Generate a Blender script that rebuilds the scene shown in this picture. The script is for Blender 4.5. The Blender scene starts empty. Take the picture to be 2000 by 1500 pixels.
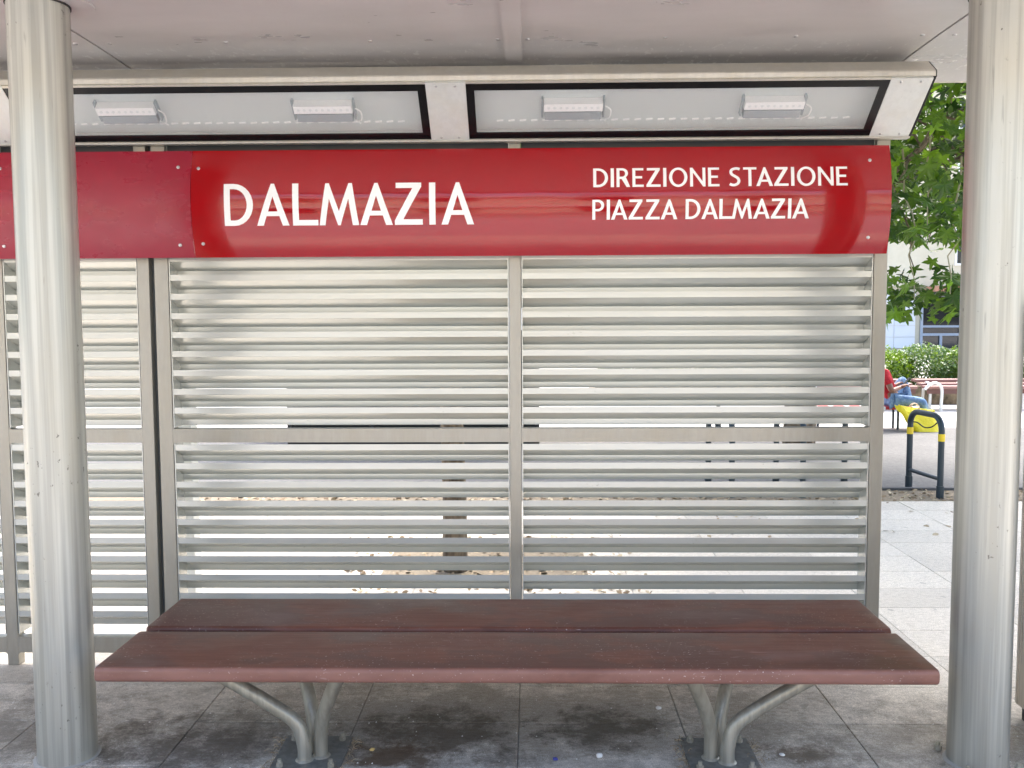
import bpy, bmesh, math, random
import numpy as np
from mathutils import Vector, Matrix, noise
from mathutils.geometry import tessellate_polygon
R = math.radians
random.seed(7)
S = bpy.context.scene
C = S.collection

# ------------------------------------------------------------------ camera
CAM_H, YAW, PITCH, ROLL = 1.6171, 0.0211, 0.0723, -0.0045
cd = bpy.data.cameras.new('camera')
cam = bpy.data.objects.new('camera', cd); C.objects.link(cam)
cy, sy = math.cos(YAW), math.sin(YAW)
fwd = Vector((-sy*math.cos(PITCH), cy*math.cos(PITCH), -math.sin(PITCH)))
right = Vector((cy, sy, 0)); up = right.cross(fwd)
r2 = right*math.cos(ROLL) + up*math.sin(ROLL)
u2 = up*math.cos(ROLL) - right*math.sin(ROLL)
m = Matrix((r2, u2, -fwd)).transposed().to_4x4()
m.translation = Vector((0, 0, CAM_H))
cam.matrix_world = m
cd.sensor_width = 36; cd.lens = 1805.95/2000*36
cd.clip_start = 0.05; cd.clip_end = 600
S.camera = cam

# ------------------------------------------------------------------ light
SUN_EL, SUN_AZ = R(60), R(24)          # azimuth measured from +Y towards +X
sd = Vector((math.sin(SUN_AZ)*math.cos(SUN_EL), math.cos(SUN_AZ)*math.cos(SUN_EL), math.sin(SUN_EL)))
w = bpy.data.worlds.new('World'); S.world = w; w.use_nodes = True
nt = w.node_tree; nt.nodes.clear()
sky = nt.nodes.new('ShaderNodeTexSky'); sky.sky_type = 'NISHITA'; sky.sun_disc = False
sky.sun_elevation = SUN_EL; sky.sun_rotation = SUN_AZ
sky.air_density = 1.0; sky.dust_density = 4.0; sky.ozone_density = 0.5
bg = nt.nodes.new('ShaderNodeBackground'); bg.inputs['Strength'].default_value = 0.15
wo = nt.nodes.new('ShaderNodeOutputWorld')
nt.links.new(sky.outputs[0], bg.inputs[0]); nt.links.new(bg.outputs[0], wo.inputs[0])
ld = bpy.data.lights.new('sun', 'SUN'); ld.energy = 1.2; ld.angle = R(14); ld.color = (1, .97, .92)
sun = bpy.data.objects.new('sun', ld); C.objects.link(sun)
sun.rotation_euler = sd.to_track_quat('Z', 'Y').to_euler(); sun.location = sd*40
S.view_settings.view_transform = 'Standard'; S.view_settings.look = 'None'
S.view_settings.exposure = 2.3; S.view_settings.gamma = 1; S.view_settings.use_curve_mapping = False

# ------------------------------------------------------------------ materials
def mat(name, base=(.5,.5,.5), rough=.5, metal=0., spec=.5):
    mt = bpy.data.materials.new(name); mt.use_nodes = True
    b = mt.node_tree.nodes['Principled BSDF']
    b.inputs['Base Color'].default_value = (*base, 1); b.inputs['Roughness'].default_value = rough
    b.inputs['Metallic'].default_value = metal; b.inputs['Specular IOR Level'].default_value = spec
    return mt
class G:
    "small node helper"
    def __init__(s, mt): s.t = mt.node_tree; s.n = s.t.nodes; s.l = s.t.links; s.b = s.n['Principled BSDF']
    def new(s, k, **kw):
        n = s.n.new(k)
        for a, v in kw.items():
            if a.startswith('i_'): n.inputs[int(a[2:])].default_value = v
            else: setattr(n, a, v)
        return n
    def pos(s, scale=(1,1,1)):
        g = s.new('ShaderNodeNewGeometry'); mp = s.new('ShaderNodeMapping')
        mp.inputs['Scale'].default_value = scale; s.l.new(g.outputs['Position'], mp.inputs[0]); return mp.outputs[0]
    def noise(s, vec, scale, detail=6, rough=.6):
        n = s.new('ShaderNodeTexNoise'); n.inputs['Scale'].default_value = scale
        n.inputs['Detail'].default_value = detail; n.inputs['Roughness'].default_value = rough
        s.l.new(vec, n.inputs['Vector']); return n.outputs['Fac']
    def ramp(s, fac, stops):
        r = s.new('ShaderNodeValToRGB'); e = r.color_ramp.elements
        while len(e) < len(stops): e.new(.5)
        for q, (p, c) in zip(e, stops):
            q.position = p; q.color = (c, c, c, 1) if isinstance(c, (int, float)) else (*c, 1)
        s.l.new(fac, r.inputs[0]); return r.outputs[0]
    def mix(s, fac, a, b, mode='MIX'):
        m = s.new('ShaderNodeMix', data_type='RGBA', blend_type=mode)
        for ix, v in ((0, fac), (6, a), (7, b)):
            sock = m.inputs[ix]
            if hasattr(v, 'is_output'): s.l.new(v, sock)
            elif isinstance(v, (int, float)): sock.default_value = v if ix == 0 else (v, v, v, 1)
            else: sock.default_value = (*v, 1)
        return m.outputs[2]
    def math(s, op, a, b=0.):
        m = s.new('ShaderNodeMath', operation=op)
        for i, v in enumerate((a, b)):
            if hasattr(v, 'is_output'): s.l.new(v, m.inputs[i])
            else: m.inputs[i].default_value = v
        return m.outputs[0]
    def col(s, o): s.l.new(o, s.b.inputs['Base Color'])
    def rough(s, o): s.l.new(o, s.b.inputs['Roughness'])
    def bump(s, h, strength=.2, dist=.01):
        b = s.new('ShaderNodeBump'); b.inputs['Strength'].default_value = strength; b.inputs['Distance'].default_value = dist
        s.l.new(h, b.inputs['Height']); s.l.new(b.outputs[0], s.b.inputs['Normal'])

def metal_paint(name, base, rough, metal, streak=.12, zscale=.6, specks=.5):
    mt = mat(name, base, rough, metal); g = G(mt)
    st = g.noise(g.pos((1,1,zscale/60)), 38, 4)
    st2 = g.noise(g.pos((1,1,.12)), 9, 5)
    lo = tuple(c*(1-streak) for c in base); hi = tuple(min(1, c*(1+streak)) for c in base)
    c = g.mix(g.ramp(st, [(.40, 0), (.60, 1)]), lo, hi)
    c = g.mix(g.ramp(st2, [(.45, 0), (.75, .55)]), c, tuple(x*y for x, y in zip(base, (.93,.88,.78))))
    sp = g.math('MULTIPLY', g.ramp(g.noise(g.pos((1,1,.7)), 52, 3), [(.66, 0), (.72, specks)]), g.ramp(g.noise(g.pos(), 3.1, 3), [(.53, 0), (.60, 1)]))
    sc_ = g.math('MULTIPLY', g.ramp(g.noise(g.pos((1,1,.06)), 75, 2), [(.66, 0), (.70, specks*.7)]), g.ramp(g.noise(g.pos(), 2.3, 2), [(.50, 0), (.6, 1)]))
    c = g.mix(sc_, c, tuple(x*.55 for x in base))
    c = g.mix(sp, c, (.09,.085,.075)); g.col(c)
    g.rough(g.ramp(st, [(.3, rough*.85), (.7, min(1, rough*1.2))]))
    return mt
M = {}
M['frame'] = metal_paint('frame_aluminium', (.36,.345,.30), .36, .55, .04, 14, .2)
mt = mat('louvre_paint', (.56,.565,.545), .25, .5); g = G(mt); M['blade'] = mt
lg = g.noise(g.pos((.05,1,1)), 60, 3); dsp = g.math('MULTIPLY', g.ramp(g.noise(g.pos((1,1,2)), 75, 4), [(.64,0),(.70,.75)]), g.ramp(g.noise(g.pos((1,1,1.5)), 3.3, 3), [(.60,0),(.68,1)]))
c = g.mix(g.ramp(lg, [(.3,0),(.7,1)]), (.525,.54,.505), (.56,.575,.54))
c = g.mix(g.ramp(g.noise(g.pos((.7,1,1)), 1.7, 4), [(.45,0),(.75,.3)]), c, (.47,.45,.40)); g.col(g.mix(dsp, c, (.10,.09,.07)))
M['pole'] = metal_paint('column_steel', (.44,.44,.395), .33, .5, .17, 1, .8)
M['lip'] = metal_paint('light_housing', (.62,.60,.53), .35, .45, .04, 20, .1)
M['plate'] = metal_paint('cover_plate', (.67,.69,.67), .36, .2, .03, 1, .1)
M['shade_sheet'] = mat('shadow_grey_sheet', (.055,.062,.064), .45)
M['screw'] = mat('screw_steel', (.55,.55,.55), .3, .9)
M['dark'] = mat('dark_gap', (.02,.02,.02), .6)
M['black'] = mat('black_border', (.006,.006,.007), .25)
M['white'] = mat('white_interior', (.62,.66,.65), .5)
M['led'] = mat('lamp_unit', (.95,.96,.96), .25)
M['ledgrey'] = mat('lamp_reflector', (.42,.49,.52), .25, .3)
M['cell'] = mat('lamp_cell', (.78,.82,.83), .2)
M['letter'] = mat('white_vinyl', (.90,.90,.88), .35)
M['roof'] = mat('roof_sheet', (.45,.45,.45), .5, .3)
M['concrete'] = mat('concrete', (.36,.35,.32), .85)
M['rubber'] = mat('black_rubber', (.02,.02,.02), .6)

# soffit: satin sheet with water marks near its rear edge
mt = mat('soffit_sheet', (.58,.555,.555), .32, .30); g = G(mt); M['soffit'] = mt
big = g.noise(g.pos((.5,1.2,1)), 3.2, 5); fine = g.noise(g.pos(), 190, 2)
c = g.mix(g.ramp(big, [(.3,0),(.7,1)]), (.545,.525,.515), (.645,.625,.615))
sp = g.noise(g.pos((1,.55,1)), 44, 3, .5)
sep = g.new('ShaderNodeSeparateXYZ'); geo = g.new('ShaderNodeNewGeometry'); g.l.new(geo.outputs['Position'], sep.inputs[0])
band = g.ramp(g.math('MULTIPLY', sep.outputs[1], .2), [(.755,0),(.79,1),(.835,1),(.86,.3)])
spots = g.math('MULTIPLY', g.ramp(sp, [(.60,0),(.68,.75)]), band)
c = g.mix(spots, c, (.80,.79,.77)); c = g.mix(g.ramp(fine, [(.5,0),(.9,.15)]), c, .35); g.col(c)
g.rough(g.ramp(big, [(.3,.26),(.7,.40)]))

# red enamel
def red(name, base, rg):
    mt = mat(name, base, rg, 0, .6); g = G(mt)
    n = g.noise(g.pos(), 3, 4); g.col(g.mix(g.ramp(n, [(.3,0),(.7,1)]), tuple(c*.9 for c in base), base))
    g.rough(g.ramp(g.noise(g.pos((1,1,2)), 7, 5), [(.3,rg*.6),(.75,rg*1.5)]))
    w_ = g.noise(g.pos((.8,1,1)), 3.2, 2); g.bump(w_, .08, .02); return mt
M['red'] = red('red_enamel', (.34,.003,.007), .07)
M['red2'] = red('faded_red_enamel', (.31,.004,.024), .30)

# bench plank: brown-red coated timber, scratched and speckled
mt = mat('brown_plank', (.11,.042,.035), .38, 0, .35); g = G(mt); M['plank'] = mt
gr = g.noise(g.pos((.06,1,1)), 60, 5); bl = g.noise(g.pos((.8,1.6,1)), 2.6, 5)
c = g.mix(g.ramp(gr, [(.35,0),(.7,1)]), (.125,.042,.025), (.178,.070,.044))
c = g.mix(g.ramp(bl, [(.48,0),(.54,.75)]), c, (.085,.030,.020))
c = g.mix(g.ramp(g.noise(g.pos((.5,1,1)), 5.5, 6), [(.52,0),(.72,.35)]), c, (.20,.135,.12))
chips = g.math('MULTIPLY', g.ramp(g.noise(g.pos((.8,1,1)), 150, 2), [(.68,0),(.70,.9)]), g.ramp(g.noise(g.pos(), 2.7, 3), [(.45,.10),(.58,1)]))
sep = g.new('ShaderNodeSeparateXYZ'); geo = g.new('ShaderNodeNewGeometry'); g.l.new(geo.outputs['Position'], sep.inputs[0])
edge = g.ramp(g.math('SUBTRACT', sep.outputs[1], 2.95), [(.047,1),(.062,0)])       # coat rubbed pale along the front nose, sky sheen painted in with it
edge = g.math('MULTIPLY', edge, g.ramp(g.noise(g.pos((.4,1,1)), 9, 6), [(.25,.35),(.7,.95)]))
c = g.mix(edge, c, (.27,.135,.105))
c = g.mix(chips, c, (.52,.43,.39))
scr = g.math('MULTIPLY', g.ramp(g.noise(g.pos((.10,1.5,1)), 120, 1), [(.70,0),(.73,.7)]), g.ramp(g.noise(g.pos(), 4, 2), [(.5,0),(.6,1)]))
c = g.mix(scr, c, (.42,.33,.30)); g.col(c)
g.rough(g.ramp(bl, [(.4,.47),(.62,.30)])); g.bump(gr, .12, .004)

M['leg'] = metal_paint('leg_steel', (.36,.345,.29), .42, .45, .15, 1, .8)
M['base'] = metal_paint('base_plate', (.20,.20,.185), .6, .4, .2, 1, .8)

# granite paving with grime
def granite(name, base, dirt):
    mt = mat(name, base, .72); g = G(mt)
    p = g.pos(); oi = g.new('ShaderNodeObjectInfo')
    f1 = g.noise(p, 260, 3, .7); f2 = g.noise(g.pos((1,2.2,1)), 26, 6, .7); f3 = g.noise(p, 2.4, 6, .65)
    c = g.mix(g.ramp(f1, [(.36,0),(.64,1)]), tuple(x*.55 for x in base), tuple(min(1,x*1.35) for x in base))
    c = g.mix(g.ramp(f2, [(.44,0),(.62,.42)]), c, tuple(x*y for x,y in zip(base,(.52,.50,.46))))
    gum = g.ramp(g.noise(p, 10, 1), [(.735,0),(.745,.6)]); c = g.mix(gum, c, tuple(x*.4 for x in base))
    rn = g.ramp(oi.outputs['Random'], [(0,.86),(1,1.1)]); c = g.mix(1., c, rn, 'MULTIPLY')
    if dirt:
        # grime around the bench where people sit: blotches in the stone itself
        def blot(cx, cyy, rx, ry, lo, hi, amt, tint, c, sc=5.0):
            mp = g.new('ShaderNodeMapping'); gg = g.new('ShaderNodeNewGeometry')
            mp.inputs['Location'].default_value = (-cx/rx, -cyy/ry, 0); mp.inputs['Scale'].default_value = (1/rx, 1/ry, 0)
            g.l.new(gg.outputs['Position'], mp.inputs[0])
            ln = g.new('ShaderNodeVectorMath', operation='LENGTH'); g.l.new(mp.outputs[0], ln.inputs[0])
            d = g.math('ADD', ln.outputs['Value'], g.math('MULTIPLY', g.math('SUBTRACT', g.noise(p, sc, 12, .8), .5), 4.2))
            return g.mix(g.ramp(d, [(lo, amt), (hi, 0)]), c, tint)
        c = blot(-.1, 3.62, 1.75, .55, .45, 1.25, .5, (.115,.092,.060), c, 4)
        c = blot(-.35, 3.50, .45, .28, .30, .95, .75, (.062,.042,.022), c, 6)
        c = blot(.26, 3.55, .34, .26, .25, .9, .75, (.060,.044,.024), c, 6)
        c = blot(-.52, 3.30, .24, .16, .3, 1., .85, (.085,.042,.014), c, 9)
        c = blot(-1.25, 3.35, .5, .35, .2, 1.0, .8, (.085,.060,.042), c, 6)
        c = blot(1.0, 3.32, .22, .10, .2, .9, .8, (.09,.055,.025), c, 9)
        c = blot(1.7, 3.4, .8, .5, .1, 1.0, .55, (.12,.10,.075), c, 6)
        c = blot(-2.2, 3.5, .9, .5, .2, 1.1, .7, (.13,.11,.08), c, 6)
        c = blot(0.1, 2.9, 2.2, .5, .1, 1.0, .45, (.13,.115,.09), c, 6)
    g.col(c); g.bump(g.noise(p, 170, 4, .7), .35, .004); g.rough(g.ramp(f2, [(.3,.62),(.7,.85)]))
    return mt
M['granite'] = granite('granite_paving', (.66,.60,.515), True)
M['joint'] = mat('joint_bed', (.33,.31,.27), .95)

def rough_ground(name, a, b, sc, bump=.4):
    mt = mat(name, a, .95); g = G(mt); p = g.pos()
    c = g.mix(g.ramp(g.noise(p, sc, 8, .75), [(.3,0),(.7,1)]), a, b)
    c = g.mix(g.ramp(g.noise(p, .6, 5), [(.4,0),(.7,.4)]), c, tuple(x*.75 for x in a)); g.col(c)
    g.bump(g.noise(p, sc*1.5, 5, .7), bump, .02); return mt
M['asphalt'] = rough_ground('grey_asphalt', (.10,.098,.095), (.20,.195,.185), 22)
M['plaza'] = rough_ground('pale_gravel', (.46,.44,.40), (.58,.56,.52), 14)
M['soil'] = rough_ground('brown_soil', (.19,.15,.10), (.36,.30,.22), 30, .8)
M['street'] = rough_ground('tram_bed_concrete', (.40,.385,.37), (.50,.48,.465), 20)

def leaf_mat(name, dark, light, trans=.35, rough=.4):
    mt = mat(name, dark, rough); g = G(mt)
    ge = g.new('ShaderNodeNewGeometry'); oi = g.new('ShaderNodeObjectInfo')
    f = g.math('FRACT', g.math('ADD', ge.outputs['Random Per Island'], oi.outputs['Random']))
    c = g.ramp(f, [(0, dark), (.55, tuple((x+y)/2 for x, y in zip(dark, light))), (.93, light), (1, tuple(min(1,x*1.45) for x in light))])
    g.col(c)
    tr = g.new('ShaderNodeBsdfTranslucent'); mx = g.new('ShaderNodeMixShader'); mx.inputs[0].default_value = trans
    tc = g.mix(1., c, (1.5,1.35,.45), 'MULTIPLY')
    g.l.new(tc, tr.inputs[0]); out = g.n['Material Output']
    g.l.new(g.b.outputs[0], mx.inputs[1]); g.l.new(tr.outputs[0], mx.inputs[2]); g.l.new(mx.outputs[0], out.inputs[0])
    return mt
M['leaf'] = leaf_mat('plane_leaf', (.018,.058,.009), (.115,.225,.022), .42)
M['yhedge'] = leaf_mat('yellow_green_leaf', (.07,.15,.012), (.17,.28,.02), .35)
M['phedge'] = leaf_mat('pale_green_leaf', (.07,.14,.045), (.15,.24,.09), .3)
mt = mat('bark', (.16,.12,.085), .9); g = G(mt); M['bark'] = mt
g.col(g.mix(g.ramp(g.noise(g.pos((1,1,.25)), 14, 6), [(.35,0),(.65,1)]), (.055,.038,.025), (.24,.19,.13)))
g.bump(g.noise(g.pos((1,1,.2)), 22, 6), .7, .03)
M['twig'] = mat('pale_twig', (.30,.27,.17), .8)
mt = mat('dry_leaves', (.33,.22,.10), .8); g = G(mt); M['dry'] = mt
ge = g.new('ShaderNodeNewGeometry'); g.col(g.ramp(ge.outputs['Random Per Island'], [(0,(.16,.11,.065)),(.5,(.34,.25,.15)),(1,(.52,.44,.30))]))

# ------------------------------------------------------------------ mesh helpers
def obj(name, bm, material=None, parent=None, loc=None, smooth=False):
    if isinstance(bm, bmesh.types.BMesh):
        bmesh.ops.recalc_face_normals(bm, faces=bm.faces)
        me = bpy.data.meshes.new(name); bm.to_mesh(me); bm.free()
    else: me = bm
    if material and not me.materials: me.materials.append(material)
    if smooth:
        for p in me.polygons: p.use_smooth = True
        try: me.set_sharp_from_angle(angle=R(40))
        except Exception: pass
    o = bpy.data.objects.new(name, me); C.objects.link(o)
    if parent:
        o.parent = parent
        o.location = -parent.location if loc is None else loc
    elif loc is not None: o.location = loc
    return o
def inst(name, me, parent, loc, rot=(0,0,0), scale=(1,1,1)):
    "another object on the same mesh data; loc in world axes"
    o = bpy.data.objects.new(name, me); C.objects.link(o); o.parent = parent
    o.location = Vector(loc) - (parent.location if parent else Vector()); o.rotation_euler = rot; o.scale = scale; return o
def thing(name, label, cat, loc=(0,0,0), group=None):
    o = bpy.data.objects.new(name, None); C.objects.link(o); o.location = loc; o.empty_display_size = .1
    return tag(o, label, cat, group)
def tag(o, label, cat, group=None):
    o['label'] = label; o['category'] = cat
    if group: o['group'] = group
    return o
def struct(o): o['kind'] = 'structure'; return o
def stuff(o): o['kind'] = 'stuff'; return o
def box(bm, x0, x1, y0, y1, z0, z1, bev=0.):
    vs = [bm.verts.new(v) for v in ((x0,y0,z0),(x1,y0,z0),(x1,y1,z0),(x0,y1,z0),(x0,y0,z1),(x1,y0,z1),(x1,y1,z1),(x0,y1,z1))]
    fs = [bm.faces.new([vs[i] for i in q]) for q in ((3,2,1,0),(4,5,6,7),(0,1,5,4),(1,2,6,5),(2,3,7,6),(3,0,4,7))]
    if bev: bmesh.ops.bevel(bm, geom=list({e for f in fs for e in f.edges}), offset=bev, segments=2, affect='EDGES', profile=.5)
    return bm
def bx(*a, bev=0.): return box(bmesh.new(), *a, bev=bev)
def extrude_x(bm, prof, x0, x1):
    "closed profile of (y, z) pushed along X"
    a = [bm.verts.new((x0, y, z)) for y, z in prof]; b = [bm.verts.new((x1, y, z)) for y, z in prof]
    n = len(prof)
    for i in range(n): bm.faces.new((a[i], a[(i+1)%n], b[(i+1)%n], b[i]))
    bm.faces.new(a); bm.faces.new(b[::-1]); return bm
def tube(bm, pts, rad, seg=12, cap=True):
    pts = [Vector(p) for p in pts]; n = len(pts)
    rad = rad if isinstance(rad, (list, tuple)) else [rad]*n
    rings = []; ref = None
    for i, p in enumerate(pts):
        t = (pts[min(i+1,n-1)]-pts[max(i-1,0)]).normalized()
        if ref is None: ref = t.orthogonal().normalized()
        ref = (ref - t*ref.dot(t)).normalized(); bi = t.cross(ref)
        rings.append([bm.verts.new(p + (ref*math.cos(2*math.pi*k/seg) + bi*math.sin(2*math.pi*k/seg))*rad[i]) for k in range(seg)])
    for a, b in zip(rings, rings[1:]):
        for k in range(seg): bm.faces.new((a[k], a[(k+1)%seg], b[(k+1)%seg], b[k]))
    if cap: bm.faces.new(rings[0][::-1]); bm.faces.new(rings[-1])
    return bm
def smooth_path(ctrl, n=8):
    "Catmull-Rom through control points"
    P = [Vector(p) for p in ctrl]; P = [P[0]*2-P[1]] + P + [P[-1]*2-P[-2]]; out = []
    for i in range(1, len(P)-2):
        for k in range(n):
            t = k/n; a, b, c_, d = P[i-1:i+3]
            out.append(.5*((2*b) + (c_-a)*t + (2*a-5*b+4*c_-d)*t*t + (3*b-a-3*c_+d)*t**3))
    return out + [P[-2]]
def disc(bm, centre, normal, rad, h, seg=10):
    c_ = Vector(centre); nn = Vector(normal).normalized()
    return tube(bm, [c_, c_+nn*h*.6, c_+nn*h], [rad, rad, rad*.6], seg)

W = 4.1735                                   # front plane of the louvre wall

# ------------------------------------------------------------------ ground
plaza = struct(obj('plaza', bx(-120,120,-60,160,-.3,-.045), M['plaza']))
road = struct(obj('street', bx(-80,80,-14,-1.2,-.2,-.035), M['street']))
asph = struct(obj('asphalt_path', bx(-40,60,8.66,13.6,-.2,-.03), M['asphalt']))
soil = struct(obj('soil_strip', bx(-40,60,8.06,8.60,-.2,-.012), M['soil']))
kerb = struct(obj('kerb', bx(-40,60,8.603,8.657,-.2,.012, bev=.006), mat('dark_kerb',(.10,.10,.10),.9)))
TY0, TDY, TX0, TDX = 3.5867, .3705, -.055, .6482
pave = struct(obj('pavement', bx(-30,30,-1.19,8.05,-.3,-.005), M['joint']))
# slabs: laid one by one where the picture shows them, the rest as larger strips
j = .0014
bm = bx(-TDX/2+j, TDX/2-j, -TDY/2+j, TDY/2-j, -.02, 0)
bmesh.ops.bevel(bm, geom=[e for e in bm.edges if all(v.co.z > -.001 for v in e.verts)], offset=.0025, segments=1, affect='EDGES')
first = None; done = set()
for ky in range(-4, 12):
    for kx in range(-8, 8):
        x = TX0 + (kx+.5)*TDX; y = TY0 + (ky+.5)*TDY
        if first is None:
            first = obj('paving_slab', bm, M['granite'], pave, (x, y, 0)); o = first
        else: o = inst('paving_slab', first.data, pave, (x, y, 0))
        o.location.z = random.uniform(-.0012, .0012); o.rotation_euler = (random.uniform(-.0008,.0008), random.uniform(-.0008,.0008), 0)
X0, X1 = TX0-8*TDX, TX0+8*TDX; Y0, Y1 = TY0-4*TDY, TY0+12*TDY
bm = bmesh.new()
for kx in range(-46, 46):
    for (a, b) in ((-1.19, -.1), (-.1, 1.0), (1.0, Y0)):
        box(bm, TX0+kx*TDX+j, TX0+(kx+1)*TDX-j, a+j, b-j, -.02, -.001)
for kx in list(range(-46, -8)) + list(range(8, 46)):
    for ky in range(-4, 12, 1):
        box(bm, TX0+kx*TDX+j, TX0+(kx+1)*TDX-j, TY0+ky*TDY+j, TY0+(ky+1)*TDY-j, -.02, -.001)
o = stuff(obj('paving_slab', bm, M['granite'], pave))

# ------------------------------------------------------------------ shelter roof
SZ = 2.72
roof = thing('shelter_roof', 'grey metal shelter roof with bolted soffit sheets above the red sign and bench', 'roof', (0, 2.7, SZ))
def soffit_panel(x0, x1):
    prof = [(1.9,SZ),(3.75,SZ),(4.05,SZ-.004),(4.43,SZ-.02),(4.43,SZ+.004),(4.05,SZ+.02),(3.75,SZ+.024),(1.9,SZ+.024)]
    obj('soffit_sheet', extrude_x(bmesh.new(), prof, x0, x1), M['soffit'], roof)
for x0, x1 in ((-8.5,-5.14),(-5.13,-3.45),(-3.44,-1.763),(-1.752,-.075),(-.067,1.604),(1.615,3.28),(3.29,5.0)): soffit_panel(x0, x1)
for x in (-3.445, -.07, 3.285):
    obj('batten', extrude_x(bmesh.new(), [(1.9,SZ-.014),(3.75,SZ-.014),(4.05,SZ-.018),(4.13,SZ-.022),(4.13,SZ-.010),(4.05,SZ-.006),(3.75,SZ-.001),(1.9,SZ-.001)], x-.036, x+.036), M['soffit'], roof)
obj('roof_deck', extrude_x(bmesh.new(), [(1.85,SZ+.03),(4.44,SZ+.03),(4.44,SZ+.09),(2.7,SZ+.26),(1.85,SZ+.12)], -8.5, 5.0), M['roof'], roof)
bm = bx(-8.5,5.0,1.85,1.895,SZ-.03,SZ+.03); box(bm,-8.5,5.0,4.432,4.44,SZ-.024,SZ+.03); obj('fascia', bm, M['lip'], roof)
sb = disc(bmesh.new(), (0,0,0), (0,0,-1), .009, .005); sm = None
for x in [-3.2,-2.6,-2.0,-1.83,-1.69,-1.22,-.64,-.13,-.012,.535,1.05,1.545,1.67,2.2]:
    for y in (2.55, 3.77):
        if sm is None:
            o = obj('screw', sb, M['screw'], roof, (0,0,0)); sm = o.data; o.location = Vector((x,y,SZ)) - roof.location
        else: inst('screw', sm, roof, (x, y, SZ))
for x in (-.095, -.045): inst('screw', sm, roof, (x, 4.12, SZ-.013), scale=(.6,.6,1))

# ------------------------------------------------------------------ columns
def column(x, y, r, label):
    t = thing('column', label, 'column', (x, y, 0), 'round columns carrying the shelter roof')
    bm = tube(bmesh.new(), [(x,y,z) for z in (.001,.3,.9,1.6,2.2,SZ-.007)], r, 64); obj('shaft', bm, M['pole'], t, smooth=True)
    bm = tube(bmesh.new(), [(x,y,SZ-.006),(x,y,SZ-.0005)], r+.082, 48); obj('collar_ring', bm, M['soffit'], t, smooth=True)
    bm = tube(bmesh.new(), [(x,y,SZ-.0125),(x,y,SZ-.0065)], r+.004, 48); obj('seal', bm, M['rubber'], t)
    for k in range(4 if x > 0 else 0):
        a = R(38+90*k); bx_, by_ = x+math.cos(a)*(r+.032), y-math.sin(a)*(r+.032)
        bm = tube(bmesh.new(), [(bx_,by_,.004),(bx_,by_,.022)], .014, 6); tube(bm, [(bx_,by_,.02),(bx_,by_,.034)], .008, 8)
        obj('bolt', bm, M['leg'], t)
    bm = bmesh.new(); n = 40; vs = []
    for k in range(n):
        a = 2*math.pi*k/n; q = r+.012+.016*noise.noise((math.cos(a)*2+x, math.sin(a)*2, 1)); vs.append((x+math.cos(a)*q, y+math.sin(a)*q))
    lo = [bm.verts.new((*v, .0016)) for v in vs]; hi = [bm.verts.new((x+(v[0]-x)*.9, y+(v[1]-y)*.9, .006)) for v in vs]
    for k in range(n): bm.faces.new((lo[k], lo[(k+1)%n], hi[(k+1)%n], hi[k]))
    bm.faces.new(hi); obj('grout', bm, M['concrete'], t)
column(-1.7226, 3.287, .1024, 'round grey steel column at the left end of the brown bench')
column(1.6152, 3.287, .1024, 'round grey steel column at the right end of the brown bench')

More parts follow.
